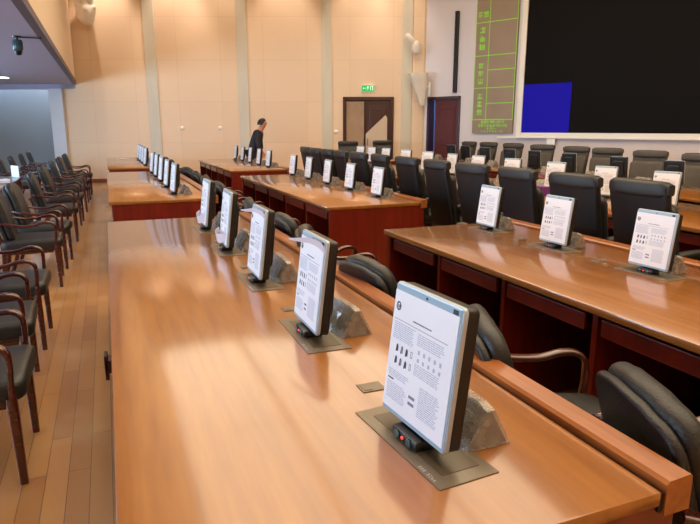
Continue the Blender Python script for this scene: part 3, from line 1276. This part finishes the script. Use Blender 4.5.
# line array loudspeaker
t = onscr(thing('column_loudspeaker', 'tall thin black column loudspeaker on the pale wall above the open door', 'loudspeaker'))
obj('speaker_body', bx(.94, 1.03, -.09, -.002, 2.36, 4.33, .008), BLACK_PL, t)
b = B()
for k in range(20):
    box(b, .955, 1.015, -.093, -.09, 2.40 + k * .095, 2.47 + k * .095)
obj('speaker_grille', b, GROOVE, t)

# LED board
t = onscr(thing('led_board', 'tall brown electronic board with green lines and characters left of the video wall', 'electronic board'))
PL, PR, PB, PT = 1.56, 2.68, 1.35, 5.05
obj('board_body', bx(PL, PR, -.07, -.002, PB, PT, .004), LEDBG, t)
b = B()
Yb0, Yb1 = -.074, -.07
ln = lambda x0, x1, z0, z1: box(b, x0, x1, Yb0, Yb1, z0, z1)
zl = {}
for z, xa in ((3.97, PL), (3.2, PL), (2.86, PL + .38), (2.44, PL), (2.07, PL + .38), (1.68, PL)):
    ln(xa, PR, z - .008, z + .008)
ln(PL + .37, PL + .385, 1.68, PT)
ln(PL, PL + .012, 1.68, PT)
ln(PR - .012, PR, 1.68, PT)
obj('board_lines', b, GREEN, t)
rg = random.Random(4)


def glyph(x, z, s):
    """a dot-matrix character block of size s"""
    n = 7
    c = s / n
    for i in range(n):
        if rg.random() < .55:
            box(b, x, x + s, Yb0, Yb1, z + i * c, z + i * c + c * .55)
    for i in range(3):
        xx = x + rg.choice([0, 1, 3, 4, 6]) * c
        box(b, xx, xx + c * .6, Yb0, Yb1, z, z + s)


for z0, z1 in ((3.32, 3.90), (2.52, 3.06), (1.78, 2.34)):
    n = 3
    h = (z1 - z0) / n
    b = B()
    for k in range(n):
        glyph(PL + .12, z0 + k * h + .02, h - .05)
    obj('board_characters', b, GREEN, t)
for zz in (4.05, 4.52):
    b = B()
    glyph(PL + .05, zz + .04, .13)
    glyph(PL + .20, zz + .04, .13)
    obj('board_characters', b, GREEN, t)
b = B()
for k in range(8):
    glyph(PL + .26 + k * .082, 1.59, .068)
obj('board_characters', b, GREEN, t)
b = B()
for k in range(10):
    glyph(PL + .18 + k * .082, 1.505, .062)
obj('board_characters', b, GREEN, t)
b = B()
for k in range(2):
    glyph(PL + .44 + k * .085, 1.425, .068)
box(b, PL + .625, PL + .685, Yb0, Yb1, 1.452, 1.462)   # the single stroke
obj('board_characters', b, GREEN, t)
b = B()
for k in range(8):
    glyph(PL + .27 + k * .078, 1.378, .034 if k in (2, 5) else .042)
obj('board_characters', b, GREEN, t)

# video wall
t = onscr(thing('video_wall', 'huge black video wall with a lit blue rectangle in its lower left corner', 'video screen'))
VL, VR, VB, VT = 2.92, 9.3, 1.37, 5.4
obj('screen_surface', bx(VL, VR, -.05, -.002, VB, VT), SCREEN, t)
obj('blue_picture', bx(VL, 4.08, -.054, -.05, VB, 2.47), BLUE, t)
b = B()
box(b, VL - .13, VL, -.08, -.002, VB - .12, VT + .1, .006)
box(b, VL, VR + .12, -.08, -.002, VB - .1, VB, .006)
box(b, VR, VR + .12, -.08, -.002, VB, VT + .1, .006)
box(b, VL, VR, -.08, -.002, VT, VT + .1, .006)
obj('screen_surround', b, WHITE_PL, t)
obj('trim_6', bx(2.3, 10, -.12, -.08, VB - .13, VB - .09, .006), WHITE_PL, kind='structure')
bpy.data.objects['trim_6'].matrix_world = SW
o = tag(onscr(obj('notice_card', bx(3.60, 3.80, -.10, -.085, 1.09, 1.25), PAPER)), 'small white notice card under the video wall, below the blue rectangle', 'notice')


# ------------------------------------------------------------------ plastic wrapped fittings on the walls
BRK = .325


def blob(name, loc, scale, rz, label, cat, seed, tilt=0.0, top=1.0):
    t = thing(name, label, cat, loc, rz)
    b = B()
    n1, n2 = 26, 22
    rings = []
    for i in range(n1 + 1):
        v = -1 + 2 * i / n1
        rr = max(.02, (1 - abs(v) ** 3.0)) ** .5 * (1 + (top - 1) * (v + 1) / 2)
        ring = []
        for k in range(n2):
            a = 2 * PI * k / n2
            p = Vector((rr * math.cos(a) * scale[0], rr * math.sin(a) * scale[1], v * scale[2]))
            d = noise.noise_vector(p * 7 + Vector((seed, 0, 0))) * .07 * max(scale)
            ring.append(Matrix.Rotation(tilt, 3, 'Y') @ (p + d))
        rings.append(ring)
    loft(b, rings)
    obj('plastic_wrap', b, WRAP_W, t, True)
    b = B()
    box(b, -.03, .03, 0, BRK, -.03, .03)
    obj('wall_bracket', b, BLACK_PL, t)
    return t


t = blob('wrapped_projector', G(1.72, D - .365, 3.50), (.13, .12, .17), RW, 'white plastic-wrapped camera high on the corner strip, upper of two bundles', 'camera', 1, 0)
b = B()
M = Matrix.Translation((-.06, -.02, .12)) @ Matrix.Rotation(math.radians(-48), 4, 'Y')
lathe(b, [(.05, 0), (.07, .1), (.075, .26), (.05, .3)], 16)
bmesh.ops.transform(b, matrix=M, verts=b.verts)
obj('lens_tube', b, WHITE_PL, t, True)
t = thing('wrapped_loudspeaker', 'tapered white plastic-wrapped loudspeaker above the open door, lower of two bundles', 'loudspeaker', G(1.86, D - .35, 2.05), RW)
b = B()
rings = []
for i in range(14):
    z = i / 13
    w, d = .07 + .19 * z, .06 + .11 * z
    cx = -.13 * z + .06
    ring = []
    for k in range(24):
        a = 2 * PI * k / 24
        e = .6
        x = math.copysign(abs(math.cos(a)) ** e, math.cos(a)) * w
        y = math.copysign(abs(math.sin(a)) ** e, math.sin(a)) * d
        p = Vector((cx + x, y, z * .82))
        ring.append(p + noise.noise_vector(p * 9) * .02)
    rings.append(ring)
loft(b, rings)
obj('plastic_wrap', b, WRAP_W, t, True)
b = B()
box(b, .10, .24, -.03, .03, .46, .52)
box(b, .20, .25, -.05, .05, .25, .60, .01)
obj('wall_bracket', b, WHITE_PL, t)
t = blob('wrapped_loudspeaker', G(-6.80, D - .325, 4.60), (.25, .2, .56), RW, 'large bulging plastic-wrapped loudspeaker at the top edge of the far wall', 'loudspeaker', 5, -.12)
obj('red_tag', bx(.25, .45, -.26, -.25, .18, .30), mat('tag_red', srgb(210, 90, 90), .5), t)

# ceiling camera under the gallery and recessed lamp
DOME = (-.93, 9.0, 2.62)
t = thing('dome_camera', 'small dark dome camera hanging under the gallery at upper left', 'camera', DOME)
b = B()
lathe(b, [(.05, -.02), (.055, 0)], 18)
lathe(b, [(.015, -.05), (.015, -.015)], 10)
obj('mount', b, BLACK_PL, t, True)
b = B()
lathe(b, [(.02, -.20), (.045, -.185), (.062, -.15), (.062, -.07), (.05, -.045)], 20)
obj('housing', b, mat('dome_teal', srgb(58, 88, 98), .25), t, True)
b = B()
lathe(b, [(.0, -.235), (.03, -.228), (.045, -.20), (.048, -.185)], 18)
obj('dome', b, BLACK_PL, t, True)
b = B()
box(b, .05, .28, -.006, .006, -.02, -.008)
obj('cable', b, BLACK_PL, t)
p = G((-2 - 350) / 615.2 * 14.3, 14.3, 2.62)
t = thing('recessed_lamp', 'bright recessed lamp in the gallery underside at the left frame edge', 'ceiling light', p)
obj('lamp_rim', bx(-.36, .36, -.22, .22, -.012, -.001), WHITE_PL, t)
obj('lamp_face', bx(-.32, .32, -.18, .18, -.016, -.012), LAMPW, t)


# ------------------------------------------------------------------ the man bending forward
def skin_mesh(name, verts, edges, radii, m, parent, sub=2):
    me = bpy.data.meshes.new(name)
    me.from_pydata([Vector(v) for v in verts], edges, [])
    o = bpy.data.objects.new(name, me)
    COL.objects.link(o)
    o.parent = parent
    me.materials.append(m)
    sk = o.modifiers.new('skin', 'SKIN')
    sk.use_smooth_shade = True
    for i, r in enumerate(radii):
        d = me.skin_vertices[0].data[i]
        d.radius = r if isinstance(r, tuple) else (r, r)
        d.use_root = (i == 0)
    s = o.modifiers.new('sub', 'SUBSURF')
    s.levels = sub
    s.render_levels = sub
    return o


pp = G(-2.46, 15.4)
t = thing('person', 'person in a dark suit leaning forward by the beige wall, facing right', 'person', pp, RW)
# local x = viewer's right (the way he faces)
V = [(0, 0, .93), (.06, 0, 1.10), (.16, 0, 1.30), (.205, 0, 1.42), (.24, 0, 1.475), (.275, 0, 1.53), (.288, 0, 1.605),          # 0-6 pelvis..head
     (.18, -.17, 1.385), (.17, -.22, 1.14), (.20, -.20, .93), (.22, -.19, .86),                                         # 7-10 near arm
     (.18, .17, 1.385), (.17, .22, 1.14), (.20, .20, .93), (.22, .19, .86),                                             # 11-14
     (.0, -.10, .86), (.03, -.11, .48), (-.02, -.11, .08), (.10, -.12, .03),                                            # 15-18
     (.0, .10, .86), (-.08, .11, .48), (-.20, .11, .10), (-.08, .12, .03), (.302, 0, 1.665)]
Ed = [(0, 1), (1, 2), (2, 3), (3, 4), (4, 5), (5, 6), (3, 7), (7, 8), (8, 9), (9, 10), (3, 11), (11, 12), (12, 13), (13, 14),
      (0, 15), (15, 16), (16, 17), (17, 18), (0, 19), (19, 20), (20, 21), (21, 22), (6, 23)]
R = [(.13, .10), (.12, .09), (.13, .10), (.085, .08), .06, (.088, .086), (.100, .100), .05, .042, .032, .028, .05, .042, .032, .028,
     .085, .06, .042, .035, .085, .06, .042, .035, (.07, .08)]
body = skin_mesh('body', V, Ed, R, SKIN, t)
V2 = [V[i] for i in (0, 1, 2, 3, 7, 8, 9, 11, 12, 13)]
V2[0] = (-.01, 0, .80)
E2 = [(0, 1), (1, 2), (2, 3), (3, 4), (4, 5), (5, 6), (3, 7), (7, 8), (8, 9)]
skin_mesh('suit_jacket', V2, E2, [(.18, .16), (.165, .145), (.19, .16), (.145, .14), .085, .068, .055, .078, .068, .055], SUIT, t)
V3 = [(0, 0, .92)] + [V[i] for i in (15, 16, 17, 19, 20, 21)]
V3[0] = (0, 0, .98)
skin_mesh('trousers', V3, [(0, 1), (1, 2), (2, 3), (0, 4), (4, 5), (5, 6)], [(.17, .14), .115, .085, .066, .115, .085, .066], SUIT, t)
b = B()
rings = []
for i in range(9):
    a = i / 8
    zz = 1.552 + .165 * a
    rr = .114 * math.sqrt(max(0.03, 1 - (a) ** 2.4))
    rings.append([Vector((.272 - .01 * (1 - a) + rr * 1.12 * math.cos(u) * (1 if math.cos(u) < 0 else (.35 + .75 * a)), rr * math.sin(u), zz)) for u in [2 * PI * k / 18 for k in range(18)]])
loft(b, rings)
obj('hair', b, HAIR, t, True)
b = B()
sweep(b, [(.352, 0, 1.61), (.376, 0, 1.575), (.356, 0, 1.558)], [.018, .03, .02], [.012, .02, .012])
obj('nose', b, SKIN, t, True)
for s in (-1, 1):
    b = B()
    lathe(b, [(.004, 0), (.008, .004), (.004, .008)], 8, (.352, s * .032, 1.605), 'x')
    obj('eye', b, HAIR, t)
    b = B()
    lathe(b, [(.012, -.006), (.024, 0), (.012, .006)], 12, (.282, s * .095, 1.58), 'y')
    obj('ear', b, SKIN, t, True)
b = B()
box(b, .338, .352, -.02, .02, 1.532, 1.537)
obj('mouth', b, mat('lips', srgb(130, 70, 62), .5), t)
b = B()
sweep(b, [(.20, 0, 1.44), (.23, 0, 1.48)], .14, .14)
obj('shirt_collar', b, SHIRT, t, True)
# hands: palm and five fingers each
for s in (-1, 1):
    b = B()
    q = Vector((.225, s * .19, .85))
    sweep(b, [q + Vector((0, 0, .03)), q + Vector((.01, 0, -.02)), q + Vector((.015, 0, -.06))], [.03, .035, .03], [.05, .075, .078], side=Vector((0, 1, 0)))
    for k in range(4):
        x = -.03 + k * .02
        Lf = [.06, .072, .076, .066][k]
        sweep(b, [q + Vector((x + .015, 0, -.055)), q + Vector((x + .016, -s * .006, -.055 - Lf * .5)), q + Vector((x + .012, -s * .022, -.055 - Lf))], .015, .015)
    sweep(b, [q + Vector((.045, 0, -.01)), q + Vector((.066, -s * .008, -.04)), q + Vector((.066, -s * .018, -.065))], .017, .017)
    obj('hand', b, SKIN, t, True)
for x, s in ((.05, -1), (-.13, 1)):
    b = B()
    sweep(b, [(x - .09, s * .115, .045), (x, s * .115, .05), (x + .1, s * .115, .035), (x + .16, s * .115, .025)], [.07, .09, .09, .06], [.08, .085, .055, .035])
    obj('shoe', b, SHOE, t, True)

# ------------------------------------------------------------------ render look
SC.view_settings.view_transform = 'Standard'
SC.view_settings.look = 'None'
SC.view_settings.gamma = 1
SC.view_settings.exposure = 0.0
SC.render.film_transparent = False
cy = SC.cycles
cy.use_denoising = True
cy.max_bounces = 8
cy.diffuse_bounces = 4
cy.glossy_bounces = 4
cy.transparent_max_bounces = 12
cy.sample_clamp_indirect = 6
cy.caustics_reflective = False
cy.caustics_refractive = False
